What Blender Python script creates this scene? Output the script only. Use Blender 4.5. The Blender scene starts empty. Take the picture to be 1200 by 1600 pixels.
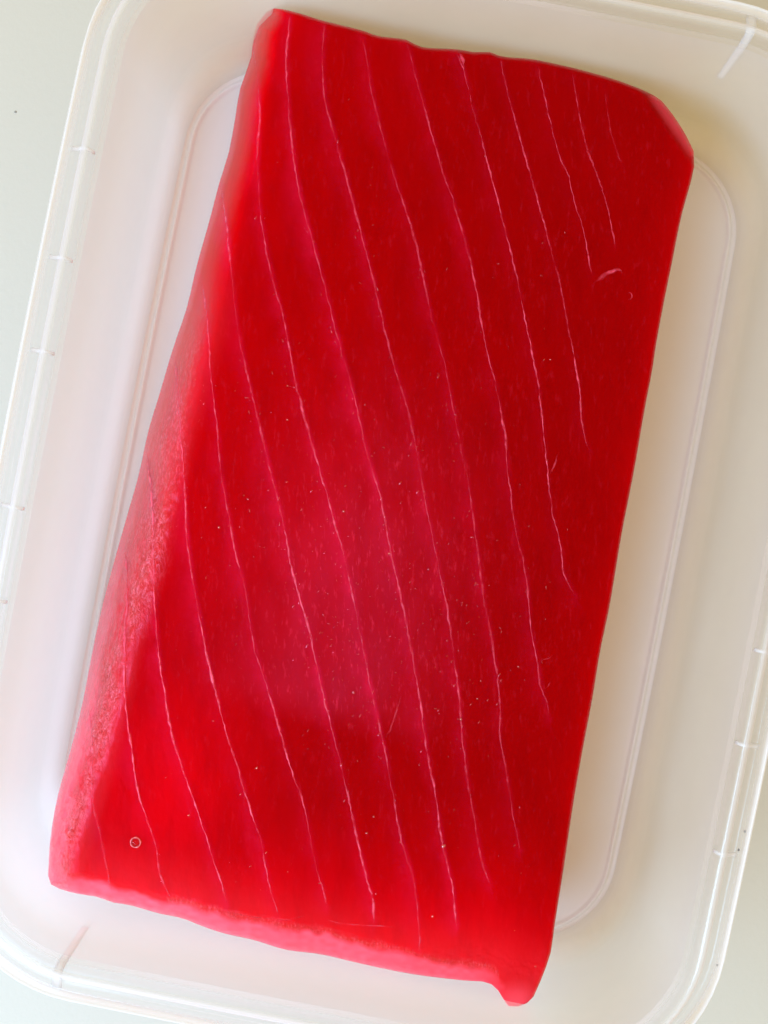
import bpy, math, random
import numpy as np
from mathutils import Vector, Matrix

random.seed(7)
rng = np.random.default_rng(7)
MM = 0.001
S = bpy.context.scene

# ------------------------------------------------------------------ camera
CAM_H = 215.0                       # mm above the table, looking straight down
FPX = 1700.0                        # focal length in pixels of the 1200 x 1600 photograph
cam_d = bpy.data.cameras.new('camera')
cam_d.sensor_fit = 'VERTICAL'
cam_d.angle = 2 * math.atan(800.0 / FPX)
cam_d.clip_start = 0.005
cam_d.clip_end = 20.0
cam = bpy.data.objects.new('camera', cam_d)
S.collection.objects.link(cam)
cam.location = (0, 0, CAM_H * MM)
cam.rotation_euler = (0, 0, 0)
S.camera = cam
S.render.resolution_x, S.render.resolution_y = 768, 1024

# ------------------------------------------------------------------ room light
world = bpy.data.worlds.new('World')
S.world = world
world.use_nodes = True
bgn = world.node_tree.nodes['Background']
bgn.inputs['Color'].default_value = (1.0, 0.73, 0.265, 1)
bgn.inputs['Strength'].default_value = 0.93


def area(name, loc, target, sx, sy, power, color, roll=0.0):
    d = bpy.data.lights.new(name, 'AREA')
    d.shape = 'RECTANGLE'
    d.size, d.size_y = sx, sy
    d.energy = power
    d.color = color
    o = bpy.data.objects.new(name, d)
    S.collection.objects.link(o)
    o.location = loc
    q = (Vector(target) - Vector(loc)).to_track_quat('-Z', 'Y')
    o.rotation_euler = (q.to_matrix() @ Matrix.Rotation(roll, 3, 'Z')).to_euler()
    return o


# the window: large, cool, low on the left and a little toward the viewer's near side
area('window_light', (-0.40, -0.25, 0.46), (0, 0, 0.03), 0.50, 0.44, 10.0, (0.42, 0.675, 1.0))
# warm fill lamp added for the shadow side, large and soft on the far right
area('fill_light', (0.55, 0.30, 0.60), (0, 0, 0.03), 0.8, 0.8, 0.6, (1.0, 0.72, 0.42))
# overhead lamp added to give the soft sheen on the wet top
area('sheen_light', (-0.03, -0.075, 0.66), (-0.03, -0.075, 0.0), 0.17, 0.25, 0.36, (0.78, 0.62, 1.0), math.radians(-11))

S.view_settings.view_transform = 'Standard'
S.view_settings.look = 'None'
S.view_settings.exposure = 0.0
S.view_settings.gamma = 1.0
S.view_settings.use_curve_mapping = False
S.cycles.use_denoising = True
S.cycles.max_bounces = 12
S.cycles.transparent_max_bounces = 32
S.cycles.transmission_bounces = 12
S.cycles.caustics_reflective = False
S.cycles.caustics_refractive = False
S.cycles.sample_clamp_indirect = 6.0

# ------------------------------------------------------------------ helpers
def psize(z):                       # mm covered by one photograph pixel at height z
    return (CAM_H - z) / FPX


def plan(px, py, z):                # plan position (mm) of a picture point lying at height z
    s = (CAM_H - z) / FPX
    return (px - 600.0) * s, -(py - 800.0) * s


def mesh_obj(name, verts, faces, mat, parent=None, smooth=True, attrs=None):
    me = bpy.data.meshes.new(name)
    v = np.asarray(verts, dtype=np.float64) * MM
    me.from_pydata(v.tolist(), [], faces if isinstance(faces, list) else faces.tolist())
    if smooth:
        me.polygons.foreach_set('use_smooth', np.ones(len(me.polygons), dtype=bool))
    if attrs:
        for k, a in attrs.items():
            at = me.attributes.new(k, 'FLOAT', 'POINT')
            at.data.foreach_set('value', np.asarray(a, dtype=np.float32))
    me.update()
    me.materials.append(mat)
    o = bpy.data.objects.new(name, me)
    S.collection.objects.link(o)
    if parent is not None:
        o.parent = parent
    return o


def empty(name, label, cat, loc=(0, 0, 0), rz=0.0):
    o = bpy.data.objects.new(name, None)
    S.collection.objects.link(o)
    o.location = Vector(loc) * MM
    o.rotation_euler = (0, 0, rz)
    o.empty_display_size = 0.01
    o['label'] = label
    o['category'] = cat
    return o


def vnoise(x, y, seed=0):           # smooth value noise in numpy, range -1..1
    x = np.asarray(x, float); y = np.asarray(y, float)
    xi = np.floor(x).astype(np.int64); yi = np.floor(y).astype(np.int64)
    fx = x - xi; fy = y - yi
    fx = fx * fx * (3 - 2 * fx); fy = fy * fy * (3 - 2 * fy)

    def h(a, b):
        n = (a * 374761393 + b * 668265263 + seed * 974711) & 0x7fffffff
        n = ((n ^ (n >> 13)) * 1274126177) & 0x7fffffff
        n = n ^ (n >> 16)
        return (n & 0xffff) / 32767.5 - 1.0
    return (h(xi, yi) * (1 - fx) + h(xi + 1, yi) * fx) * (1 - fy) + (h(xi, yi + 1) * (1 - fx) + h(xi + 1, yi + 1) * fx) * fy


def seg_dist(px, py, poly, signed=False):
    """distance from points to a polyline (and the signed side of the nearest segment)"""
    best = np.full(px.shape, 1e9); side = np.zeros(px.shape)
    for (x0, y0), (x1, y1) in zip(poly[:-1], poly[1:]):
        dx, dy = x1 - x0, y1 - y0
        L2 = dx * dx + dy * dy + 1e-9
        t = np.clip(((px - x0) * dx + (py - y0) * dy) / L2, 0, 1)
        ex, ey = px - (x0 + t * dx), py - (y0 + t * dy)
        d = np.sqrt(ex * ex + ey * ey)
        m = d < best
        best = np.where(m, d, best)
        if signed:
            side = np.where(m, np.sign(dx * ey - dy * ex), side)
    return (best, side) if signed else best


def resample(poly, n, smooth=True):
    p = np.asarray(poly, float)
    d = np.r_[0, np.cumsum(np.hypot(*(p[1:] - p[:-1]).T))]
    t = np.linspace(0, d[-1], n)
    if not smooth or len(p) < 4:
        return np.c_[np.interp(t, d, p[:, 0]), np.interp(t, d, p[:, 1])]
    # finite-difference Hermite spline
    m = np.zeros_like(p)
    m[1:-1] = (p[2:] - p[:-2]) / (d[2:] - d[:-2])[:, None]
    m[0] = (p[1] - p[0]) / (d[1] - d[0]); m[-1] = (p[-1] - p[-2]) / (d[-1] - d[-2])
    i = np.clip(np.searchsorted(d, t, side='right') - 1, 0, len(p) - 2)
    h = (d[i + 1] - d[i]); u = (t - d[i]) / h
    u = u[:, None]; h = h[:, None]
    return ((2 * u**3 - 3 * u**2 + 1) * p[i] + (u**3 - 2 * u**2 + u) * h * m[i]
            + (-2 * u**3 + 3 * u**2) * p[i + 1] + (u**3 - u**2) * h * m[i + 1])


# ------------------------------------------------------------------ materials
def new_mat(name):
    m = bpy.data.materials.new(name)
    m.use_nodes = True
    nt = m.node_tree
    nt.nodes.clear()
    out = nt.nodes.new('ShaderNodeOutputMaterial')
    return m, nt, out


def N(nt, kind, **kw):
    n = nt.nodes.new(kind)
    for k, v in kw.items():
        setattr(n, k, v)
    return n


def link(nt, a, b):
    nt.links.new(a, b)


def math_node(nt, op, a, b=None, clamp=False):
    n = N(nt, 'ShaderNodeMath', operation=op, use_clamp=clamp)
    for i, v in enumerate((a, b)):
        if v is None:
            continue
        if isinstance(v, (int, float)):
            n.inputs[i].default_value = v
        else:
            link(nt, v, n.inputs[i])
    return n.outputs[0]


def noise_node(nt, vec, scale, detail=2.0, rough=0.5):
    n = N(nt, 'ShaderNodeTexNoise')
    n.inputs['Scale'].default_value = scale
    n.inputs['Detail'].default_value = detail
    n.inputs['Roughness'].default_value = rough
    link(nt, vec, n.inputs['Vector'])
    return n.outputs['Fac']


def mix_col(nt, fac, a, b):
    n = N(nt, 'ShaderNodeMix', data_type='RGBA')
    for sock, v in ((n.inputs[0], fac), (n.inputs[6], a), (n.inputs[7], b)):
        if isinstance(v, (int, float)):
            sock.default_value = v
        elif isinstance(v, tuple):
            sock.default_value = v
        else:
            link(nt, v, sock)
    return n.outputs[2]


def attr(nt, name):
    return N(nt, 'ShaderNodeAttribute', attribute_name=name).outputs['Fac']


def ramp(nt, v, lo, hi):
    n = N(nt, 'ShaderNodeMapRange')
    n.inputs[1].default_value = lo
    n.inputs[2].default_value = hi
    link(nt, v, n.inputs[0])
    return n.outputs[0]


def make_table_mat():
    m, nt, out = new_mat('table_laminate')
    tc = N(nt, 'ShaderNodeTexCoord').outputs['Object']
    b = N(nt, 'ShaderNodeBsdfPrincipled')
    n1 = noise_node(nt, tc, 9.0, 3.0)
    n2 = noise_node(nt, tc, 900.0, 2.0)
    c = mix_col(nt, n1, (0.43, 0.415, 0.362, 1), (0.47, 0.453, 0.396, 1))
    c = mix_col(nt, math_node(nt, 'MULTIPLY', ramp(nt, n2, 0.55, 0.8), 0.35), c, (0.42, 0.42, 0.38, 1))
    link(nt, c, b.inputs['Base Color'])
    b.inputs['Roughness'].default_value = 0.55
    b.inputs['Specular IOR Level'].default_value = 0.3
    bp = N(nt, 'ShaderNodeBump')
    bp.inputs['Strength'].default_value = 0.15
    bp.inputs['Distance'].default_value = 0.0002
    link(nt, n2, bp.inputs['Height'])
    link(nt, bp.outputs[0], b.inputs['Normal'])
    link(nt, b.outputs[0], out.inputs[0])
    return m


def make_plastic(name, clear, col=(0.97, 0.972, 0.985, 1), rough=0.38, thick_clear=None, trans=0.6):
    """milky polypropylene: part clear, part scattering, thin gloss coat"""
    m, nt, out = new_mat(name)
    tc = N(nt, 'ShaderNodeTexCoord').outputs['Object']
    dif = N(nt, 'ShaderNodeBsdfDiffuse'); dif.inputs[0].default_value = col
    trl = N(nt, 'ShaderNodeBsdfTranslucent'); trl.inputs[0].default_value = col
    m1 = N(nt, 'ShaderNodeMixShader'); m1.inputs[0].default_value = trans
    link(nt, dif.outputs[0], m1.inputs[1]); link(nt, trl.outputs[0], m1.inputs[2])
    tr = N(nt, 'ShaderNodeBsdfTransparent'); tr.inputs[0].default_value = (0.985, 0.985, 0.99, 1)
    m2 = N(nt, 'ShaderNodeMixShader')
    cloud = noise_node(nt, tc, 60.0, 3.0)
    cl = math_node(nt, 'ADD', math_node(nt, 'MULTIPLY', cloud, 0.08), clear - 0.04)
    if thick_clear is not None:          # solid beads of plastic scatter more than the thin web
        cl = math_node(nt, 'ADD', cl, math_node(nt, 'MULTIPLY', attr(nt, 'thickness'), thick_clear - clear))
    link(nt, cl, m2.inputs[0])
    link(nt, m1.outputs[0], m2.inputs[1]); link(nt, tr.outputs[0], m2.inputs[2])
    gl = N(nt, 'ShaderNodeBsdfGlossy'); gl.inputs['Roughness'].default_value = rough
    gl.inputs[0].default_value = (1, 1, 1, 1)
    # Schlick reflectance, the same from both sides of the thin skin
    lw = N(nt, 'ShaderNodeLayerWeight'); lw.inputs[0].default_value = 0.5
    f5 = math_node(nt, 'POWER', lw.outputs['Facing'], 5.0)
    m3 = N(nt, 'ShaderNodeMixShader')
    link(nt, math_node(nt, 'ADD', math_node(nt, 'MULTIPLY', f5, 0.5), 0.03), m3.inputs[0])
    link(nt, m2.outputs[0], m3.inputs[1]); link(nt, gl.outputs[0], m3.inputs[2])
    bp = N(nt, 'ShaderNodeBump')
    bp.inputs['Strength'].default_value = 0.05
    bp.inputs['Distance'].default_value = 0.0002
    nz = noise_node(nt, tc, 700.0, 3.0)
    link(nt, nz, bp.inputs['Height'])
    for n in (dif, gl):
        link(nt, bp.outputs[0], n.inputs['Normal'])
    link(nt, m3.outputs[0], out.inputs[0])
    return m


def make_flesh():
    m, nt, out = new_mat('raw_tuna')
    tc = N(nt, 'ShaderNodeTexCoord').outputs['Object']
    b = N(nt, 'ShaderNodeBsdfPrincipled')
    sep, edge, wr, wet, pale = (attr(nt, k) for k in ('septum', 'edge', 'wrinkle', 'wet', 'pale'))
    n1 = noise_node(nt, tc, 45.0, 3.0)
    n2 = noise_node(nt, tc, 420.0, 4.0, 0.6)
    c = mix_col(nt, n1, (0.25, 0.0002, 0.0003, 1), (0.32, 0.0003, 0.0005, 1))
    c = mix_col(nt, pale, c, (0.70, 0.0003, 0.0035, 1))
    # muscle fibre: fine pale threads running with the cut
    mpf = N(nt, 'ShaderNodeMapping'); mpf.inputs['Rotation'].default_value = (0, 0, math.radians(24))
    mpf.inputs['Scale'].default_value = (1.0, 0.28, 1.0)
    link(nt, tc, mpf.inputs[0])
    fib = noise_node(nt, mpf.outputs[0], 1500.0, 3.0, 0.65)
    fibm = math_node(nt, 'MULTIPLY', ramp(nt, fib, 0.56, 0.72), math_node(nt, 'ADD', math_node(nt, 'MULTIPLY', wet, 0.32), 0.08), clamp=True)
    c = mix_col(nt, fibm, c, (0.74, 0.03, 0.07, 1))
    dark = ramp(nt, noise_node(nt, mpf.outputs[0], 420.0, 4.0, 0.7), 0.45, 0.70)
    c = mix_col(nt, math_node(nt, 'MULTIPLY', dark, 0.17), c, (0.16, 0.0, 0.0005, 1))
    sepn = math_node(nt, 'MULTIPLY', sep, math_node(nt, 'ADD', ramp(nt, n2, 0.25, 0.75), 0.25), clamp=True)
    c = mix_col(nt, sepn, c, (0.58, 0.006, 0.050, 1))
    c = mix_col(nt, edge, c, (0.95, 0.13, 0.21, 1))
    # crumpled wet flank: pale highlights and dark hollows painted in by noise
    mpm = N(nt, 'ShaderNodeMapping'); mpm.inputs['Rotation'].default_value = (0, 0, math.radians(14))
    mpm.inputs['Scale'].default_value = (1.0, 0.5, 0.6)
    link(nt, tc, mpm.inputs[0])
    crumple = noise_node(nt, mpm.outputs[0], 2100.0, 5.0, 0.7)
    c = mix_col(nt, math_node(nt, 'MULTIPLY', ramp(nt, crumple, 0.50, 0.62), math_node(nt, 'MULTIPLY', wr, 0.38), clamp=True), c, (0.88, 0.16, 0.25, 1))
    c = mix_col(nt, math_node(nt, 'MULTIPLY', ramp(nt, crumple, 0.45, 0.34), math_node(nt, 'MULTIPLY', wr, 0.5), clamp=True), c, (0.40, 0.002, 0.012, 1))
    link(nt, c, b.inputs['Base Color'])
    b.inputs['Subsurface Weight'].default_value = 1.0
    b.inputs['Subsurface Radius'].default_value = (1.0, 0.05, 0.05)
    b.inputs['Subsurface Scale'].default_value = 0.0065
    b.inputs['Subsurface Anisotropy'].default_value = 0.3
    b.inputs['IOR'].default_value = 1.37
    link(nt, mix_col(nt, wr, (1.0, 0.12, 0.40, 1), (1.0, 0.72, 0.80, 1)), b.inputs['Specular Tint'])
    link(nt, math_node(nt, 'SUBTRACT', 0.27, math_node(nt, 'MULTIPLY', wr, 0.10)), b.inputs['Roughness'])
    link(nt, math_node(nt, 'ADD', math_node(nt, 'ADD', math_node(nt, 'MULTIPLY', wr, 1.3), math_node(nt, 'MULTIPLY', wet, 0.72)), 0.06), b.inputs['Specular IOR Level'])
    # damp grain of the cut face, coarser on the wrinkled flank
    mp = N(nt, 'ShaderNodeMapping'); mp.inputs['Rotation'].default_value = (0, 0, math.radians(-14))
    mp.inputs['Scale'].default_value = (1.0, 0.45, 1.0)
    link(nt, tc, mp.inputs[0])
    f1 = noise_node(nt, mp.outputs[0], 1500.0, 3.0, 0.6)
    f2 = noise_node(nt, mp.outputs[0], 900.0, 4.0, 0.65)
    bp1 = N(nt, 'ShaderNodeBump'); bp1.inputs['Strength'].default_value = 0.35
    bp1.inputs['Distance'].default_value = 0.00012
    link(nt, f1, bp1.inputs['Height'])
    bp2 = N(nt, 'ShaderNodeBump'); bp2.inputs['Distance'].default_value = 0.0013
    link(nt, math_node(nt, 'MULTIPLY', wr, 0.9), bp2.inputs['Strength'])
    link(nt, f2, bp2.inputs['Height']); link(nt, bp1.outputs[0], bp2.inputs['Normal'])
    link(nt, bp2.outputs[0], b.inputs['Normal'])
    link(nt, b.outputs[0], out.inputs[0])
    return m


def make_sinew():
    m, nt, out = new_mat('pale_sinew')
    tc = N(nt, 'ShaderNodeTexCoord').outputs['Object']
    b = N(nt, 'ShaderNodeBsdfPrincipled')
    b.inputs['Base Color'].default_value = (0.74, 0.065, 0.125, 1)
    b.inputs['Roughness'].default_value = 0.35
    b.inputs['Specular IOR Level'].default_value = 0.2
    b.inputs['Subsurface Weight'].default_value = 0.5
    b.inputs['Subsurface Radius'].default_value = (1.0, 0.3, 0.3)
    b.inputs['Subsurface Scale'].default_value = 0.0006
    tr = N(nt, 'ShaderNodeBsdfTransparent')
    mx = N(nt, 'ShaderNodeMixShader')
    n = noise_node(nt, tc, 800.0, 2.0)
    link(nt, math_node(nt, 'MULTIPLY', attr(nt, 'opacity'), ramp(nt, n, 0.22, 0.62), clamp=True), mx.inputs[0])
    link(nt, tr.outputs[0], mx.inputs[1]); link(nt, b.outputs[0], mx.inputs[2])
    link(nt, mx.outputs[0], out.inputs[0])
    return m


def make_moist(name='meat_moisture', refl=0.11, tint=(1.0, 0.50, 0.66, 1)):
    m, nt, out = new_mat(name)
    tr = N(nt, 'ShaderNodeBsdfTransparent')
    gl = N(nt, 'ShaderNodeBsdfGlossy'); gl.inputs['Roughness'].default_value = 0.16
    gl.inputs[0].default_value = tint
    lw = N(nt, 'ShaderNodeLayerWeight'); lw.inputs[0].default_value = 0.5
    mx = N(nt, 'ShaderNodeMixShader')
    link(nt, math_node(nt, 'ADD', math_node(nt, 'MULTIPLY', math_node(nt, 'POWER', lw.outputs['Facing'], 4.0), 0.4), refl), mx.inputs[0])
    link(nt, tr.outputs[0], mx.inputs[1]); link(nt, gl.outputs[0], mx.inputs[2])
    link(nt, mx.outputs[0], out.inputs[0])
    return m


def make_plain(name, col, rough):
    m, nt, out = new_mat(name)
    b = N(nt, 'ShaderNodeBsdfPrincipled')
    tc = N(nt, 'ShaderNodeTexCoord').outputs['Object']
    n = noise_node(nt, tc, 3000.0)
    link(nt, mix_col(nt, n, tuple(c * 0.7 for c in col) + (1,), tuple(col) + (1,)), b.inputs['Base Color'])
    b.inputs['Roughness'].default_value = rough
    link(nt, b.outputs[0], out.inputs[0])
    return m


M_TABLE = make_table_mat()
M_WALL = make_plastic('milky_plastic', 0.76, thick_clear=0.22)
M_FLOOR = make_plastic('milky_plastic_floor', 0.09, col=(0.985, 0.975, 0.97, 1), rough=0.25, thick_clear=0.0, trans=0.35)
M_RIM = make_plastic('milky_plastic_rim', 0.90, rough=0.14, thick_clear=0.12)
M_RIB = make_plastic('milky_plastic_rib', 0.64, rough=0.45, trans=0.55)
M_FLESH = make_flesh()
M_SINEW = make_sinew()
M_MOIST = make_moist()
M_DROP = make_moist('clear_drop', 0.16, (1.0, 0.85, 0.86, 1))
M_SPECK = make_plain('dark_grit', (0.03, 0.028, 0.025), 0.7)

# ------------------------------------------------------------------ the table
tbl = mesh_obj('table', [(-1500, -1500, 0), (1500, -1500, 0), (1500, 1500, 0), (-1500, 1500, 0)], [(0, 1, 2, 3)], M_TABLE, None, False)
tbl['kind'] = 'structure'

# ------------------------------------------------------------------ the plastic tub
HX, HY, RC = 63.5, 87.6, 27.0        # half width, half length and corner radius of the rim
ROT = math.radians(-10.9)
cu, cv = 2.8, 2.2                    # tub centre in mm along its own axes
CX = cu * math.cos(ROT) - cv * math.sin(ROT)
CY = cu * math.sin(ROT) + cv * math.cos(ROT)
tub = empty('plastic_container', 'milky clear plastic food tub holding the red fish block', 'container', (CX, CY, 0.4), ROT)
NA, NS = 14, 28


def bowed(x, y, k):
    bx = 1.5 * k * (1 - min(1.0, (y / HY) ** 2)) * (abs(x) / HX) ** 3
    by = 0.7 * k * (1 - min(1.0, (x / HX) ** 2)) * (abs(y) / HY) ** 3
    return x + math.copysign(bx, x), y + math.copysign(by, y)


def loop(inset, z):
    hx, hy = HX - inset, HY - inset
    r = max(4.0, RC - inset * 1.15)
    pts = []
    cs = [(hx - r, hy - r, 0), (-(hx - r), hy - r, 90), (-(hx - r), -(hy - r), 180), (hx - r, -(hy - r), 270)]
    for k in range(4):
        ax, ay, a0 = cs[k]
        for i in range(NA + 1):
            a = math.radians(a0 + 90 * i / NA)
            pts.append((ax + r * math.cos(a), ay + r * math.sin(a)))
        nx, ny, na = cs[(k + 1) % 4]
        e = (ax + r * math.cos(math.radians(a0 + 90)), ay + r * math.sin(math.radians(a0 + 90)))
        s = (nx + r * math.cos(math.radians(na)), ny + r * math.sin(math.radians(na)))
        for i in range(1, NS):
            t = i / NS
            pts.append((e[0] + (s[0] - e[0]) * t, e[1] + (s[1] - e[1]) * t))
    return [(*bowed(x, y, 1.0), z) for x, y in pts]


def sweep(name, prof, mat, thick=None, cap_first=False, cap_last=False):
    verts, faces, th = [], [], []
    n = None
    for (i, z) in prof:
        lp = loop(i, z)
        n = len(lp)
        verts += lp
        th += [thick(i, z) if thick else 0.0] * n
    for r in range(len(prof) - 1):
        for k in range(n):
            a, b = r * n + k, r * n + (k + 1) % n
            faces.append((a, b, b + n, a + n))
    if cap_first:
        faces.append(tuple(reversed(range(n))))
    if cap_last:
        faces.append(tuple(range((len(prof) - 1) * n, len(prof) * n)))
    return mesh_obj(name, verts, faces, mat, tub, True, {'thickness': th})


def fine(prof, k=3):
    p = resample(prof, (len(prof) - 1) * k + 1, True)
    return [tuple(q) for q in p]


TOPZ = 45.0
inner_wall = [(9.2, 1.9), (8.5, 2.5), (8.0, 3.6), (7.6, 5.5), (7.1, 14), (6.5, 26), (6.0, 36), (5.7, 41.2)]
outer_wall = [(6.5, 40.9), (6.8, 36), (7.3, 26), (7.9, 14), (8.4, 5.5), (8.9, 3.0), (9.6, 1.0), (10.3, 0.1)]
rim_prof = [(5.7, 41.2), (5.45, 42.8), (5.1, 43.6), (4.6, 43.9), (4.1, 43.7), (3.85, 43.0), (3.7, 42.3), (3.3, 42.05), (2.6, 42.0),
            (2.25, 42.3), (2.1, 43.4), (2.0, 44.5), (1.75, 45.0), (1.45, 44.6), (1.3, 43.6), (1.0, 42.6), (0.45, 41.9), (0.1, 41.0),
            (0.0, 39.4), (0.25, 39.1), (0.55, 39.4), (0.7, 40.6), (1.1, 41.3), (2.2, 41.2), (3.6, 41.2), (4.6, 41.4), (6.5, 40.9)]
# one wall part: inner and outer skins joined in a single mesh
def sweep_two(name, profs, mat):
    verts, faces, th = [], [], []
    for prof in profs:
        base = len(verts)
        for (i, z) in prof:
            lp = loop(i, z); n = len(lp); verts += lp
            th += [float(np.interp(z, [0, 3.5, 6, 14], [1, 0.95, 0.6, 0]))] * n
        for r in range(len(prof) - 1):
            for k in range(n):
                a, b = base + r * n + k, base + r * n + (k + 1) % n
                faces.append((a, b, b + n, a + n))
    return mesh_obj(name, verts, faces, mat, tub, True, {'thickness': th})


sweep_two('side_wall', [fine(inner_wall), fine(outer_wall)], M_WALL)
def rim_thick(i, z):
    bump = lambda c, w: math.exp(-((i - c) / w) ** 2)
    if z < 41.6 and i > 0.8:
        return 0.0
    return min(1.0, bump(1.75, 0.30) + 0.5 * bump(4.6, 0.5) + 0.9 * bump(0.05, 0.14) + 0.7 * bump(3.85, 0.16))


rim = sweep('rim', fine(rim_prof, 3), M_RIM, rim_thick)

# floor panel: inner face with its moulded ridge line, outer face with foot ring
fl_in = [(9.2, 1.9), (9.5, 1.72), (9.8, 1.62), (10.0, 1.65), (10.15, 1.75), (10.32, 1.88), (10.5, 1.93), (10.68, 1.87), (10.85, 1.72), (11.05, 1.54), (11.4, 1.44), (12, 1.38), (14, 1.35), (24, 1.3), (40, 1.3), (55, 1.3)]
fl_out = [(10.3, 0.1), (11.2, 0.0), (12.2, 0.1), (12.8, 0.5), (24, 0.55), (40, 0.55), (55, 0.55)]


def floor_mesh():
    verts, faces, th = [], [], []
    for prof, flip in ((fl_in, False), (fl_out, True)):
        base = len(verts)
        for (i, z) in prof:
            lp = loop(i, z); n = len(lp); verts += lp
            th += [math.exp(-((i - 10.5) / 0.45) ** 2) if not flip else 0.0] * n
        for r in range(len(prof) - 1):
            for k in range(n):
                a, b = base + r * n + k, base + r * n + (k + 1) % n
                faces.append((a, a + n, b + n, b) if not flip else (a, b, b + n, a + n))
        L = len(prof) - 1
        c = [base + L * n + k for k in range(n)]
        faces.append(tuple(c) if not flip else tuple(reversed(c)))
    return mesh_obj('floor_panel', verts, faces, M_FLOOR, tub, True, {'thickness': th})


floor_mesh()


def wall_inset(z):
    return float(np.interp(z, [p[1] for p in inner_wall], [p[0] for p in inner_wall]))


def edge_point(side, t, inset, z):
    """point on the tub's perimeter: side 0 right(+x) 1 left(-x) 2 far(+y) 3 near(-y), t along it (mm)"""
    if side < 2:
        x = (HX - inset) * (1 if side == 0 else -1); y = t
    else:
        y = (HY - inset) * (1 if side == 2 else -1); x = t
    x, y = bowed(x, y, 1.0)
    return x, y, z


def rib(name, side, t, path, w0, w1, thick):
    """bar following path [(inset, z)...], w wide, rounded by a mid crown"""
    verts, faces = [], []
    n = len(path)
    for j, (i, z) in enumerate(path):
        w = (w0 + (w1 - w0) * j / (n - 1)) / 2
        # direction square to the path, toward the open inside
        a = path[max(0, j - 1)]; b = path[min(n - 1, j + 1)]
        di, dz = b[0] - a[0], b[1] - a[1]
        L = math.hypot(di, dz) or 1
        ni, nz = -dz / L, di / L            # normal in the (inset, z) plane
        if nz < 0 and abs(nz) > abs(ni): ni, nz = -ni, -nz
        if ni < 0 and abs(ni) >= abs(nz): ni, nz = -ni, -nz
        th = thick * (0.45 if j in (0, n - 1) else 1.0)
        for (dt, k) in ((-w, 0.0), (-w * 0.8, 0.75), (-w * 0.3, 1.0), (w * 0.3, 1.0), (w * 0.8, 0.75), (w, 0.0)):
            verts.append(edge_point(side, t + dt, i + ni * th * k, z + nz * th * k))
    for j in range(n - 1):
        for k in range(5):
            a = j * 6 + k
            faces.append((a, a + 1, a + 7, a + 6))
        faces.append((j * 6 + 5, j * 6, j * 6 + 6, j * 6 + 11))
    faces.append(tuple(range(5, -1, -1))); faces.append(tuple(range((n - 1) * 6, n * 6)))
    return mesh_obj(name, verts, faces, M_RIB, tub)


for side in (0, 1):
    for t in (-45, -27.5, -12.5, 12.5, 27.5, 45):
        rib('rim_rib', side, t, [(2.2, 42.3), (2.8, 42.4), (3.5, 42.6), (4.1, 43.3), (4.7, 43.6), (5.3, 43.2), (5.65, 42.0)], 0.75, 0.6, 0.30)
for side in (2, 3):
    for t in ((-39.5, 39.5) if side == 2 else (-39.5,)):
        pth = [(2.1, 42.4), (2.9, 42.5), (3.8, 43.1), (4.6, 43.5), (5.3, 43.0)] + [(wall_inset(z), z) for z in (41, 38, 35, 32, 29.5, 28.5)]
        rib('wall_rib', side, t, pth, 1.7, 1.2, 0.28)

# ------------------------------------------------------------------ the block of tuna
top_e = [(416, 19), (429, 13), (462, 19), (504, 32), (545, 42), (571, 49), (590, 56), (635, 62), (657, 73), (714, 77), (747, 82), (761, 80),
         (784, 88), (829, 92), (874, 101), (919, 112), (975, 129), (1027, 152), (1046, 172), (1069, 206), (1084, 236)]
right_e = [(1084, 236), (1086, 250), (1082, 275), (1065, 337), (1049, 416), (1036, 480), (1025, 540), (1019, 580), (1009, 631), (990, 740), (971, 837), (953, 945),
           (938, 1017), (926, 1090), (911, 1169), (896, 1255), (881, 1356), (866, 1450), (861, 1487), (848, 1525), (834, 1557)]
bot_e = [(75, 1368), (79, 1381), (90, 1388), (124, 1397), (150, 1401), (180, 1411), (202, 1414), (247, 1427), (285, 1435), (318, 1448), (352, 1459), (397, 1469), (446, 1484),
         (500, 1491), (582, 1510), (650, 1523), (725, 1532), (757, 1534), (768, 1538), (778, 1547), (786, 1560), (791, 1569), (797, 1573), (812, 1572), (824, 1567), (834, 1557)]
left_e = [(416, 19), (403, 36), (396, 54), (392, 90), (375, 139), (367, 187), (356, 244), (345, 277), (326, 349), (307, 416), (292, 480), (270, 545),
          (249, 616), (232, 672), (217, 740), (199, 804), (180, 871), (161, 942), (146, 1010), (128, 1102), (109, 1176), (90, 1244), (79, 1307), (75, 1368)]

top_e, right_e, bot_e, left_e = ([tuple(q) for q in resample(e, 56)] for e in (top_e, right_e, bot_e, left_e))

ZT = 30.0


def sstep(x):
    x = np.clip(x, 0, 1)
    return x * x * (3 - 2 * x)


def quarter(d, w):
    q = np.clip(1 - d / w, 0, 1)
    return 1 - np.sqrt(np.clip(1 - q * q, 0, 1))


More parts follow.
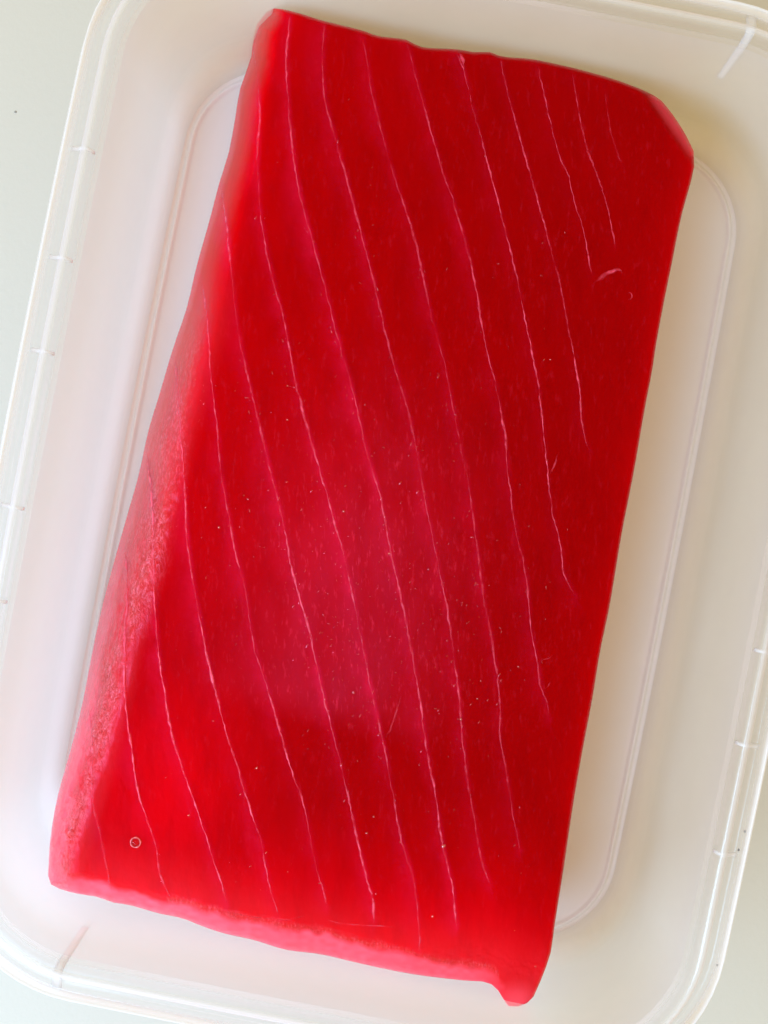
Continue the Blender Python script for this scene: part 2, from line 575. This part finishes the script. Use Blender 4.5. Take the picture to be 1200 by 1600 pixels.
LINES = {   # (strength, width px, points)
 'A': (0.72, 3.6, [(395, 72), (403, 130), (406, 180), (402, 255), (410, 356), (425, 431), (444, 503), (462, 597), (489, 699), (511, 774), (534, 856), (552, 935), (571, 1030), (584, 1097), (599, 1161), (612, 1232), (629, 1319), (646, 1375), (654, 1442), (656, 1491)]),
 'B': (0.85, 3.4, [(454, 20), (447, 94), (451, 169), (457, 232), (466, 292), (479, 345), (496, 405), (515, 476), (530, 536), (547, 596), (562, 657), (577, 721), (594, 777), (609, 856), (626, 931), (641, 1005), (656, 1095), (669, 1187), (680, 1240), (689, 1307), (699, 1349), (708, 1394), (714, 1450)]),
 'C': (0.52, 3.4, [(506, 34), (504, 94), (507, 150), (522, 210), (537, 262), (552, 319), (567, 375), (582, 431), (597, 497), (616, 572), (633, 624), (648, 687), (659, 755), (674, 830), (689, 905), (701, 965), (710, 1036), (717, 1081), (721, 1131), (729, 1210), (740, 1270), (753, 1345), (766, 1382)]),
 'D': (0.42, 3.4, [(567, 60), (575, 105), (582, 150), (597, 210), (612, 262), (631, 319), (650, 380), (663, 440), (677, 505), (695, 571), (706, 627), (717, 684), (729, 740), (740, 811), (749, 882), (757, 942), (766, 984), (773, 1030), (781, 1097), (782, 1157), (790, 1200), (806, 1296), (813, 1330)]),
 'E': (0.66, 3.2, [(635, 64), (646, 105), (661, 161), (678, 221), (691, 266), (706, 307), (719, 352), (732, 397), (744, 450), (753, 506), (764, 562), (774, 597), (782, 642), (789, 676), (791, 710), (797, 762), (806, 830), (819, 882), (825, 924), (829, 980), (840, 1036), (846, 1077), (854, 1096), (859, 1124)]),
 'F': (0.85, 3.0, [(712, 79), (725, 109), (736, 157), (750, 210), (764, 260), (779, 320), (793, 375), (806, 427), (821, 502), (830, 545), (840, 592), (847, 650), (853, 706), (857, 755), (866, 815), (876, 852), (883, 901), (900, 931)]),
 'G': (0.80, 2.8, [(782, 90), (791, 135), (804, 184), (817, 229), (832, 285), (847, 337), (862, 394), (876, 446), (883, 487), (892, 532), (900, 575), (906, 612), (909, 657), (915, 691), (924, 708)]),
 'H': (0.75, 2.8, [(840, 101), (849, 139), (862, 199), (874, 244), (889, 277), (898, 319), (913, 364), (919, 401), (926, 430)]),
 'I': (0.70, 2.6, [(894, 112), (902, 161), (915, 225), (930, 266), (947, 315), (958, 366), (962, 385)]),
 'J': (0.22, 2.6, [(945, 135), (952, 195), (967, 244), (976, 262)]),
 'K': (0.85, 3.6, [(345, 288), (354, 356), (362, 431), (369, 497), (382, 567), (398, 636), (416, 708), (428, 760), (443, 820), (453, 875), (466, 927), (481, 976), (496, 1044), (506, 1092), (515, 1127), (530, 1187), (545, 1247), (558, 1307), (571, 1367), (582, 1405), (585, 1446)]),
 'L': (0.80, 3.8, [(311, 427), (321, 476), (325, 520), (330, 597), (339, 665), (347, 750), (357, 805), (369, 867), (382, 916), (397, 1010), (418, 1076), (437, 1140), (455, 1202), (474, 1255), (485, 1307), (496, 1364), (507, 1397), (511, 1420)]),
 'M': (0.9, 4.4, [(273, 560), (277, 612), (283, 687), (289, 770), (292, 837), (304, 924), (315, 980), (327, 1040), (339, 1088), (352, 1139), (369, 1191), (382, 1236), (394, 1274), (407, 1311), (416, 1360), (427, 1405), (438, 1440)]),
 'N': (1.0, 4.8, [(229, 705), (238, 789), (240, 860), (242, 950), (248, 1022), (259, 1090), (268, 1146), (283, 1195), (300, 1244), (317, 1292), (334, 1345), (347, 1382), (355, 1416)]),
 'O': (1.05, 5.2, [(194, 860), (199, 912), (195, 987), (194, 1050), (196, 1100), (204, 1157), (214, 1229), (229, 1277), (244, 1322), (251, 1367), (268, 1408)]),
 'P': (1.05, 5.4, [(138, 1105), (145, 1161), (144, 1244), (154, 1292), (165, 1345), (175, 1398)]),
}
BRANCHES = {
 'a': (0.7, 2.6, [(857, 744), (862, 735), (866, 727), (871, 712), (877, 704)]),
 'b': (0.7, 2.6, [(846, 1077), (853, 1075), (858, 1068), (862, 1060)]),
 'c': (0.28, 2.6, [(599, 1156), (607, 1146), (613, 1131), (620, 1108), (627, 1082)]),
 'd': (0.75, 3.0, [(350, 1424), (399, 1433), (451, 1437), (470, 1432), (481, 1427)]),
 'e': (0.75, 2.8, [(500, 1434), (530, 1442), (575, 1446), (600, 1447), (621, 1450)]),
 'f': (0.6, 2.6, [(915, 226), (920, 234), (928, 242), (933, 245)]),
 'j': (0.6, 2.6, [(840, 1036), (848, 1031), (858, 1028), (866, 1022)]),
}
HALO = dict(F=0.25, G=0.15, H=0.15, I=0.1, J=0.25, E=0.55, P=0.5, O=0.6)
halo_lines = [(resample(p, 24), s * HALO.get(k, 0.95)) for k, (s, w, p) in LINES.items()]


def height(px, py, detail=True):
    """height of the block's upper skin over plan picture position (mm)"""
    px = np.asarray(px, float); py = np.asarray(py, float)
    dL, dB, dT, dR = (seg_dist(px, py, e) for e in (left_e, bot_e, top_e, right_e))
    f = np.clip((py - 30) / 1330.0, 0, 1)
    wl = np.interp(py, [0, 120, 400, 800, 1100, 1300, 1400], [30, 40, 52, 72, 66, 54, 46])
    zl = np.interp(py, [0, 300, 800, 1000, 1200, 1400], [6, 4, 5, 9, 18, 25])
    wb = np.interp(px, [60, 150, 285, 450, 650, 760, 840], [36, 32, 30, 46, 40, 56, 60])
    zb = np.interp(px, [60, 300, 600, 760, 840], [25, 24, 24, 28, 29.5])
    body = ZT - 0.7 * np.clip((px - 500) / 500, -1, 1) + 0.25 * vnoise(px / 210, py / 260, 3) - 0.4 * f
    l = (body - zl) * quarter(dL, wl)
    b = (body - zb) * (0.75 * quarter(dB, wb) + 0.25 * np.clip(1 - dB / wb, 0, 1))
    t = 1.8 * quarter(dT, 6) + 0.5 * quarter(dT, 26)
    r = 1.6 * quarter(dR, 5) + 0.5 * quarter(dR, 26)
    # knife-trimmed facet at the far right corner
    dc = (px - 1027) * 0.82 - (py - 152) * 0.57
    cf = np.clip((dc + 18) / 40, 0, 1) * (py < 300)
    drop = np.sqrt(l * l + b * b + t * t + r * r + 1e-9) + 2.6 * cf
    z = body - drop
    # tail of soft flesh at the near right corner sags
    g = np.exp(-(((px - 815) / 60) ** 2 + ((py - 1560) / 55) ** 2))
    z -= 1.2 * g
    if detail:
        flank = np.clip(1 - dL / (wl * 1.05), 0, 1)
        sk = px + 0.22 * py
        wr = 1.1 - 2.0 * np.abs(vnoise(sk / 8.5, py / 19, 11)) + 0.8 * (0.6 - 1.6 * np.abs(vnoise(sk / 5.0, py / 9, 12)))
        z += 0.20 * wr * np.minimum(1, flank * 2.2) * sstep((py - 380) / 500)
        lip = np.clip(1 - np.abs(dB - 0.75 * wb) / 18, 0, 1)
        z += 0.10 * lip * (vnoise(px / 7, py / 4, 13) + 0.5 * vnoise(px / 3.2, py / 3, 14))
        z += 0.035 * vnoise(px / 26, py / 44, 15) + 0.012 * vnoise(px / 6, py / 11, 16)
        z += 0.35 * np.clip(1 - dL / 60, 0, 1) * vnoise(px / 40, py / 70, 17)
        z += 0.30 * np.clip(1 - dB / 60, 0, 1) * vnoise(px / 38, py / 30, 18)
    return z


def build_block():
    root = empty('tuna_block', 'deep red raw fish block with pale diagonal lines, lying in the tub', 'fish block', (0, 0, 1.8))
    NX, NY = 330, 580
    ax = np.linspace(0, 1, NX); ay = np.linspace(0, 1, NY)
    ax = ax - 0.075 * np.sin(2 * math.pi * ax); ay = ay - 0.045 * np.sin(2 * math.pi * ay)

    def at_param(poly, prm):
        d = resample(poly, 2000, False)
        i = prm * 1999
        i0 = np.clip(i.astype(int), 0, 1998); f = (i - i0)[:, None]
        return d[i0] * (1 - f) + d[i0 + 1] * f
    T, B, L, R = at_param(top_e, ax), at_param(bot_e, ax), at_param(left_e, ay), at_param(right_e, ay)
    jag = lambda p, s: p + np.c_[1.1 * vnoise(p[:, 0] / 9, p[:, 1] / 9, s), 1.1 * vnoise(p[:, 0] / 9, p[:, 1] / 9, s + 1)]
    u = ax[None, :, None]; v = ay[:, None, None]
    P = (1 - v) * T[None] + v * B[None] + (1 - u) * L[:, None] + u * R[:, None] \
        - ((1 - u) * (1 - v) * T[0] + u * (1 - v) * T[-1] + (1 - u) * v * B[0] + u * v * B[-1])
    px, py = P[..., 0].ravel(), P[..., 1].ravel()
    z = height(px, py)
    # septa: each pale line is the edge of a sheet that dips into the flesh
    sep = np.zeros(px.shape)
    for pl, s in halo_lines:
        d, sd = seg_dist(px, py, pl, True)
        wob = 1 + 0.5 * vnoise(px / 30, py / 40, 21)
        left = sd > 0
        soft = np.where(left, np.exp(-(d / (13 * wob)) ** 1.3), np.exp(-(d / 4.0) ** 2))
        sep = np.maximum(sep, soft * s * (0.55 + 0.3 * vnoise(px / 60, py / 90, 22)))
    # fine relief: the septum stands a little proud
    z += 0.05 * np.clip(sep, 0, 1)
    dL, dB, dT, dR = (seg_dist(px, py, e) for e in (left_e, bot_e, top_e, right_e))
    # light and highlights of the thin translucent edges, painted pink along the flanks
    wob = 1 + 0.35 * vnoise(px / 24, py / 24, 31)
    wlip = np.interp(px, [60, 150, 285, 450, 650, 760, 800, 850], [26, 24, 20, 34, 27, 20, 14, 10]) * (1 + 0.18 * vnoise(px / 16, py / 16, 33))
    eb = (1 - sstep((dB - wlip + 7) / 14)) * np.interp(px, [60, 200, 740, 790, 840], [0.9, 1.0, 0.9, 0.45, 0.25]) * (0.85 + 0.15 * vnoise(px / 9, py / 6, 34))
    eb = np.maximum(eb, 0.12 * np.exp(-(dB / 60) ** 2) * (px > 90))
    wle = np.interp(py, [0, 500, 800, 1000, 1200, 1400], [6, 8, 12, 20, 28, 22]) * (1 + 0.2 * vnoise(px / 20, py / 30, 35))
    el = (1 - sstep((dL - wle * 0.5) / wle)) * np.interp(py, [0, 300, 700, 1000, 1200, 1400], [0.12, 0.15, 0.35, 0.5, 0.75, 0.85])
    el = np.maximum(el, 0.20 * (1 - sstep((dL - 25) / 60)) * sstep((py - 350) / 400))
    # light passing through thinner flesh, painted as brighter red (left and near end)
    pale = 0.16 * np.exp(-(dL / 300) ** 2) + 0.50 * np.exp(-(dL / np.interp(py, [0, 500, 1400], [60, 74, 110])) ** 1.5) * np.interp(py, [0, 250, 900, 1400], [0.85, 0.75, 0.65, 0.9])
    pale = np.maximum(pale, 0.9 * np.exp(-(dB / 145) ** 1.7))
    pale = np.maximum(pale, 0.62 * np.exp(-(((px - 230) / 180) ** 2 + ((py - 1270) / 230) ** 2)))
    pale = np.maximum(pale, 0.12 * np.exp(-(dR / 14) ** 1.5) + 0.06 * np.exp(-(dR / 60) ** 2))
    pale = pale + 0.16 * np.exp(-(((px - 500) / 220) ** 2 + ((py - 780) / 270) ** 2))  # middle lightened against the darker band below the sheen
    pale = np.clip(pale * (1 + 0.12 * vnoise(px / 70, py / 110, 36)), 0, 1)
    # the film of moisture left on the middle of the cut face
    a_, b_ = (px - 560) * 0.97 + (py - 900) * 0.22, (py - 900) * 0.97 - (px - 560) * 0.22
    wet = np.exp(-(a_ / 150) ** 2) * sstep((b_ + 420) / 420) * (1 - sstep((b_ - 190) / 62)) * (0.8 + 0.35 * vnoise(px / 22, py / 60, 37))
    wet = np.clip(wet, 0, 1)
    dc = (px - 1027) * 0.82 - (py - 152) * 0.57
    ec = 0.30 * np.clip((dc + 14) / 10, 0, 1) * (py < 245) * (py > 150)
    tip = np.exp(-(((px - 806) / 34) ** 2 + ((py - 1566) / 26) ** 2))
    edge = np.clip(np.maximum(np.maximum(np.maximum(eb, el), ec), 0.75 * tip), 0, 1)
    sep = sep * (1 - 0.5 * np.exp(-((py - 1215 - 0.2 * (px - 560)) / 75) ** 2) * (px > 330))
    wf = np.interp(py, [0, 400, 650, 900, 1000, 1100, 1300, 1400], [20, 34, 56, 80, 70, 60, 52, 36]) * (1 + 0.10 * vnoise(px / 26, py / 70, 38))
    flank = (1 - sstep((dL - 0.55 * wf) / (0.65 * wf))) * (0.45 + 0.55 * sstep((dL - 0.2 * wf) / (0.3 * wf)))
    wr = np.maximum(flank * sstep((py - 420) / 300) * np.clip(0.85 + 0.5 * vnoise(px / 14, py / 34, 39), 0.35, 1), 0.6 * np.clip(1 - np.abs(dB - wlip - 4) / 9, 0, 1) * (px > 260) * (px < 780))
    X, Y = plan(px, py, z)
    verts = np.c_[X, Y, z]
    idx = np.arange(NX * NY).reshape(NY, NX)
    q = np.stack([idx[:-1, :-1], idx[1:, :-1], idx[1:, 1:], idx[:-1, 1:]], -1).reshape(-1, 4)
    # skirt: flanks run down and inward to the tub floor
    ring = np.r_[idx[0, :-1], idx[:-1, -1], idx[-1, :0:-1], idx[:0:-1, 0]]
    rv = verts[ring]
    c = np.array([verts[:, 0].mean() + 2, verts[:, 1].mean() + 8])
    rot = np.array([[math.cos(ROT), -math.sin(ROT)], [math.sin(ROT), math.cos(ROT)]])
    loc = (rv[:, :2] - np.array([CX, CY])) @ rot
    foot = np.c_[np.clip(loc[:, 0], -HX + 13.0, HX - 13.0), np.clip(loc[:, 1], -HY + 13.0, HY - 13.0)]
    rr_ = 12.0
    fx, fy = np.abs(foot[:, 0]) - (HX - 13 - rr_), np.abs(foot[:, 1]) - (HY - 13 - rr_)
    m = (fx > 0) & (fy > 0); hyp = np.hypot(fx, fy)
    over = m & (hyp > rr_)
    foot[over, 0] = np.sign(foot[over, 0]) * ((HX - 13 - rr_) + fx[over] / hyp[over] * rr_)
    foot[over, 1] = np.sign(foot[over, 1]) * ((HY - 13 - rr_) + fy[over] / hyp[over] * rr_)
    footw = foot @ rot.T + np.array([CX, CY])
    footw = footw + (c - footw) * 0.03
    allv, allq = [verts], [q]
    prev = ring; base = len(verts); n = len(ring)
    K = 7
    for k in range(1, K + 1):
        t = k / K
        h = rv[:, 2] * (1 - t) + 1.75 * t
        w = t ** 1.4
        bulge = 0.9 * math.sin(math.pi * min(1, t * 1.2)) * (t < 0.84)
        xy = rv[:, :2] * (1 - w) + footw * w
        d = xy - c; d /= np.linalg.norm(d, axis=1)[:, None]
        xy = xy + d * bulge * 0.3
        allv.append(np.c_[xy, h])
        cur = np.arange(base, base + n); base += n
        nx = np.roll(np.arange(n), -1)
        allq.append(np.stack([prev, prev[nx], cur[nx], cur], -1)[:, ::1])
        prev = cur
    V = np.concatenate(allv); Q = np.concatenate(allq)
    faces = Q.tolist() + [list(map(int, prev))]
    V[:, 2] -= 1.8
    ext = len(V) - len(verts)
    ringi = np.tile(ring, K)
    pad = lambda a: np.r_[a, a[ringi]]
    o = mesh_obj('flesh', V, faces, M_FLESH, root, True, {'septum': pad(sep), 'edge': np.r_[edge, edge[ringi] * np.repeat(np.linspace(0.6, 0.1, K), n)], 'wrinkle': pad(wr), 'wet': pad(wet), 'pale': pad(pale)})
    import bmesh
    bm = bmesh.new(); bm.from_mesh(o.data)
    bmesh.ops.recalc_face_normals(bm, faces=bm.faces)
    bm.to_mesh(o.data); bm.free()

    def ribbon(name, pts, wpx, strength, seed, lift=0.05):
        n = max(10, int(np.hypot(*(np.diff(np.asarray(pts, float), axis=0)).T).sum() / 3.0))
        p = resample(pts, n)
        k = np.arange(n)
        p[:, 0] += 0.7 * vnoise(k / 2.0, k * 0 + seed, 41) + 0.7 * vnoise(k / 6.0, k * 0 + seed, 42)
        d = np.gradient(p, axis=0); d /= np.linalg.norm(d, axis=1)[:, None]
        nrm = np.c_[-d[:, 1], d[:, 0]]
        w = wpx * (0.66 + 0.45 * vnoise(k / 3.0, k * 0 + seed, 43) + 0.4 * vnoise(k / 21.0, k * 0 + seed, 44))
        w = np.clip(w, 0.7, None) * np.clip(np.minimum(k, n - 1 - k) / 4.0, 0.25, 1)
        op = strength * np.clip(0.70 + 0.60 * vnoise(k / 16.0, k * 0 + seed, 45) + 0.30 * vnoise(k / 2.3, k * 0 + seed, 46), 0.22, 1.05)
        op *= np.clip(np.minimum(k, n - 1 - k) / 6.0, 0, 1)
        vs, at = [], []
        for off, hh, oo in ((-0.6, -0.01, 0.0), (-0.2, lift, 1.0), (0.2, lift, 1.0), (0.6, -0.01, 0.0)):
            q_ = p + nrm * (w * off)[:, None]
            zz = height(q_[:, 0], q_[:, 1]) + 0.045 + hh + 0.02
            X_, Y_ = plan(q_[:, 0], q_[:, 1], zz)
            vs.append(np.c_[X_, Y_, zz - 1.8]); at.append(op * oo)
        fs = []
        for r in range(3):
            for j in range(n - 1):
                a = r * n + j
                fs.append((a, a + 1, a + n + 1, a + n))
        return mesh_obj(name, np.concatenate(vs), fs, M_SINEW, root, True, {'opacity': np.concatenate(at)})

    sd = 1
    for key, (s, w, pts) in LINES.items():
        ribbon('connective_line', pts, w * 0.88, s, sd, 0.28 if key in 'NOP' else 0.15 if key in 'LM' else 0.06); sd += 3
    for key, (s, w, pts) in BRANCHES.items():
        ribbon('sinew_strand', pts, w, s, sd, 0.06); sd += 3
    # loose shred of sinew near the right edge
    f = ribbon('loose_fibre', [(929, 442), (938, 435), (948, 427), (958, 424), (966, 421), (972, 424), (970, 432)], 5.5, 1.3, 77, 0.22)
    f['label'] = 'pale torn shred of sinew'
    ribbon('loose_fibre', [(978, 462), (981, 457), (986, 458), (987, 464), (983, 468), (979, 465)], 2.8, 0.9, 81, 0.12)
    ribbon('loose_fibre', [(712, 80), (718, 82), (722, 92), (726, 108)], 5.5, 1.2, 83, 0.15)

    # moisture: small beads and short smears that glint
    vs, fs = [], []
    def bead(x, y, lx, ly, ang, hgt):
        z0 = float(height(np.array([x]), np.array([y]))[0]) + 0.03
        b0 = len(vs)
        for (rad, hh) in ((1.0, 0.0), (0.62, 0.7)):
            for k in range(8):
                a = k * math.pi / 4 + ang * 0
                ex, ey = lx * rad * math.cos(a), ly * rad * math.sin(a)
                gx = x + ex * math.cos(ang) - ey * math.sin(ang); gy = y + ex * math.sin(ang) + ey * math.cos(ang)
                zz = z0 + hgt * hh
                X_, Y_ = plan(gx, gy, zz)
                vs.append((X_, Y_, zz - 1.8))
        X_, Y_ = plan(x, y, z0 + hgt)
        vs.append((X_, Y_, z0 + hgt - 1.8))
        for k in range(8):
            k2 = (k + 1) % 8
            fs.append((b0 + k, b0 + 8 + k, b0 + 8 + k2, b0 + k2))
            fs.append((b0 + 8 + k, b0 + 16, b0 + 8 + k2))
    R_ = random.Random(5)
    spots = []
    for _ in range(200):
        spots.append((R_.gauss(600, 105), R_.gauss(960, 135)))
    for _ in range(90):
        spots.append((R_.uniform(240, 560), R_.uniform(560, 1400)))
    for _ in range(110):
        spots.append((R_.uniform(380, 900), R_.uniform(120, 1420)))
    for key in 'BCDAK':
        pl = resample(LINES[key][2], 300)
        for _ in range(38):
            q_ = pl[R_.randint(70, 250)]
            spots.append((q_[0] + R_.gauss(-5, 6), q_[1] + R_.gauss(0, 3)))
    from_edges = (left_e, bot_e, top_e, right_e)
    sp = np.array(spots)
    ok = np.min([seg_dist(sp[:, 0], sp[:, 1], e) for e in from_edges], axis=0) > 30
    ok &= (sp[:, 0] > 100) & (sp[:, 0] < 1020) & (sp[:, 1] > 60) & (sp[:, 1] < 1480)
    # keep only points inside the outline
    ok &= sp[:, 0] > np.interp(sp[:, 1], [p[1] for p in left_e], [p[0] for p in left_e]) + 24
    ok &= sp[:, 0] < np.interp(sp[:, 1], [p[1] for p in right_e], [p[0] for p in right_e]) - 24
    for x, y in sp[ok]:
        r = R_.choice((0.6, 0.7, 0.8, 0.9, 1.2))
        lx = r * R_.uniform(0.9, 2.8)
        bead(x, y, lx, r, math.radians(R_.choice((-62, -58, -50, 10, 75)) + R_.uniform(-14, 14)), 0.06 + 0.06 * r)
    drops = []
    for x, y, r in ((693, 1322, 3.6), (676, 1432, 2.4), (401, 1200, 2.6), (584, 1276, 1.8), (573, 1302, 2.0), (625, 1316, 1.6), (449, 656, 1.8), (449, 603, 1.7),
                    (537, 799, 2.0), (608, 865, 2.2), (342, 824, 2.4), (295, 1274, 2.4), (810, 1042, 1.8), (852, 967, 1.4), (860, 562, 1.6), (850, 562, 1.4), (720, 1124, 2.4),
                    (552, 1082, 2.2), (751, 1064, 1.5), (746, 1092, 1.4), (387, 780, 1.6), (381, 774, 1.4), (837, 1510, 1.8), (804, 1454, 1.6), (416, 1332, 1.8), (500, 1380, 1.7)):
        drops.append((x, y, r * 1.3, r, R_.uniform(0, 3), 0.12 + 0.09 * r))
    mo = mesh_obj('moisture_beads', vs, fs, M_MOIST, root, True)
    mo['kind'] = 'stuff'
    for dp in drops:
        vs.clear(); fs.clear()
        bead(*dp)
        mesh_obj('moisture_drop', list(vs), list(fs), M_DROP, root, True)
    return root


block = build_block()

# ------------------------------------------------------------------ small things
def bubble():
    x, y = 212, 1316
    z0 = float(height(np.array([x]), np.array([y]))[0])
    X, Y = plan(x, y, z0)
    root = empty('liquid_bubble', 'tiny round bubble on the lower left of the red fish block', 'bubble', (X, Y, z0))
    vs, fs = [], []
    nu, nv, R0 = 36, 8, 0.82
    for i in range(nu):
        a = 2 * math.pi * i / nu
        tr = 0.15 * (1 + 0.2 * math.sin(a * 5 + 1) + 0.12 * math.sin(a * 9))
        for j in range(nv):
            b = 2 * math.pi * j / nv
            r = R0 + tr * math.cos(b)
            vs.append((r * math.cos(a), r * math.sin(a), 0.09 + tr * 0.9 * math.sin(b)))
    for i in range(nu):
        for j in range(nv):
            fs.append((i * nv + j, ((i + 1) % nu) * nv + j, ((i + 1) % nu) * nv + (j + 1) % nv, i * nv + (j + 1) % nv))
    mesh_obj('foam_ring', vs, fs, M_FOAM, root)
    vs, fs = [], []
    for k in range(5):
        e = math.radians(90 * k / 5)
        for i in range(20):
            a = 2 * math.pi * i / 20
            vs.append((0.8 * math.cos(e) * math.cos(a), 0.8 * math.cos(e) * math.sin(a), 0.08 + 0.42 * math.sin(e)))
    vs.append((0, 0, 0.5))
    for k in range(4):
        for i in range(20):
            j = (i + 1) % 20
            fs.append((k * 20 + i, k * 20 + j, (k + 1) * 20 + j, (k + 1) * 20 + i))
    for i in range(20):
        fs.append((80 + i, 80 + (i + 1) % 20, 100))
    mesh_obj('film', vs, fs, M_FILM, root)


def make_film():
    m, nt, out = new_mat('bubble_film')
    tr = N(nt, 'ShaderNodeBsdfTransparent'); gl = N(nt, 'ShaderNodeBsdfGlossy'); gl.inputs['Roughness'].default_value = 0.08
    fr = N(nt, 'ShaderNodeFresnel'); fr.inputs[0].default_value = 1.2
    mx = N(nt, 'ShaderNodeMixShader')
    link(nt, fr.outputs[0], mx.inputs[0]); link(nt, tr.outputs[0], mx.inputs[1]); link(nt, gl.outputs[0], mx.inputs[2])
    link(nt, mx.outputs[0], out.inputs[0])
    return m


M_FILM = make_film()
M_SINEW_RING = make_plain('pink_foam', (0.78, 0.10, 0.12), 0.25)
M_FOAM = M_SINEW_RING
bubble()
M_DUST = make_plain('grey_dust', (0.30, 0.29, 0.26), 0.8)


def speck(px, py, z, r, label, group=None):
    X, Y = plan(px, py, z)
    rr = random.Random(int(px * 13 + py))
    vs, fs = [], []
    for k in range(3):
        e = (0.0, 0.5, 0.85)[k]
        for i in range(7):
            a = 2 * math.pi * i / 7
            q = r * math.sqrt(1 - e * e) * rr.uniform(0.7, 1.25)
            vs.append((q * math.cos(a), q * math.sin(a), r * e * 0.8))
    vs.append((0, 0, r * 0.75))
    for k in range(2):
        for i in range(7):
            j = (i + 1) % 7
            fs.append((k * 7 + i, k * 7 + j, (k + 1) * 7 + j, (k + 1) * 7 + i))
    for i in range(7):
        fs.append((14 + i, 14 + (i + 1) % 7, 21))
    fs.append(tuple(range(6, -1, -1)))
    o = mesh_obj('grit_speck', vs, fs, M_SPECK)
    o.location = (X * MM, Y * MM, z * MM)
    o['label'] = label; o['category'] = 'speck'; o['group'] = 'dark grit specks'
    return o


speck(966, 1412, 6.0, 0.20, 'tiny dark speck inside the tub beside its curved floor line, right of the fish')
speck(1154, 1328, 42.6, 0.22, 'darkest tiny speck on the right rim of the tub, beside a rim rib')
speck(1164, 1299, 42.2, 0.20, 'tiny grey speck on the right rim, highest of the three there')
speck(1121, 1508, 42.0, 0.16, 'tiny speck low on the right rim, nearest the lower right corner')
d = speck(24, 175, 0.0, 0.24, 'tiny grey speck on the bare table left of the tub')
d.data.materials[0] = M_DUST
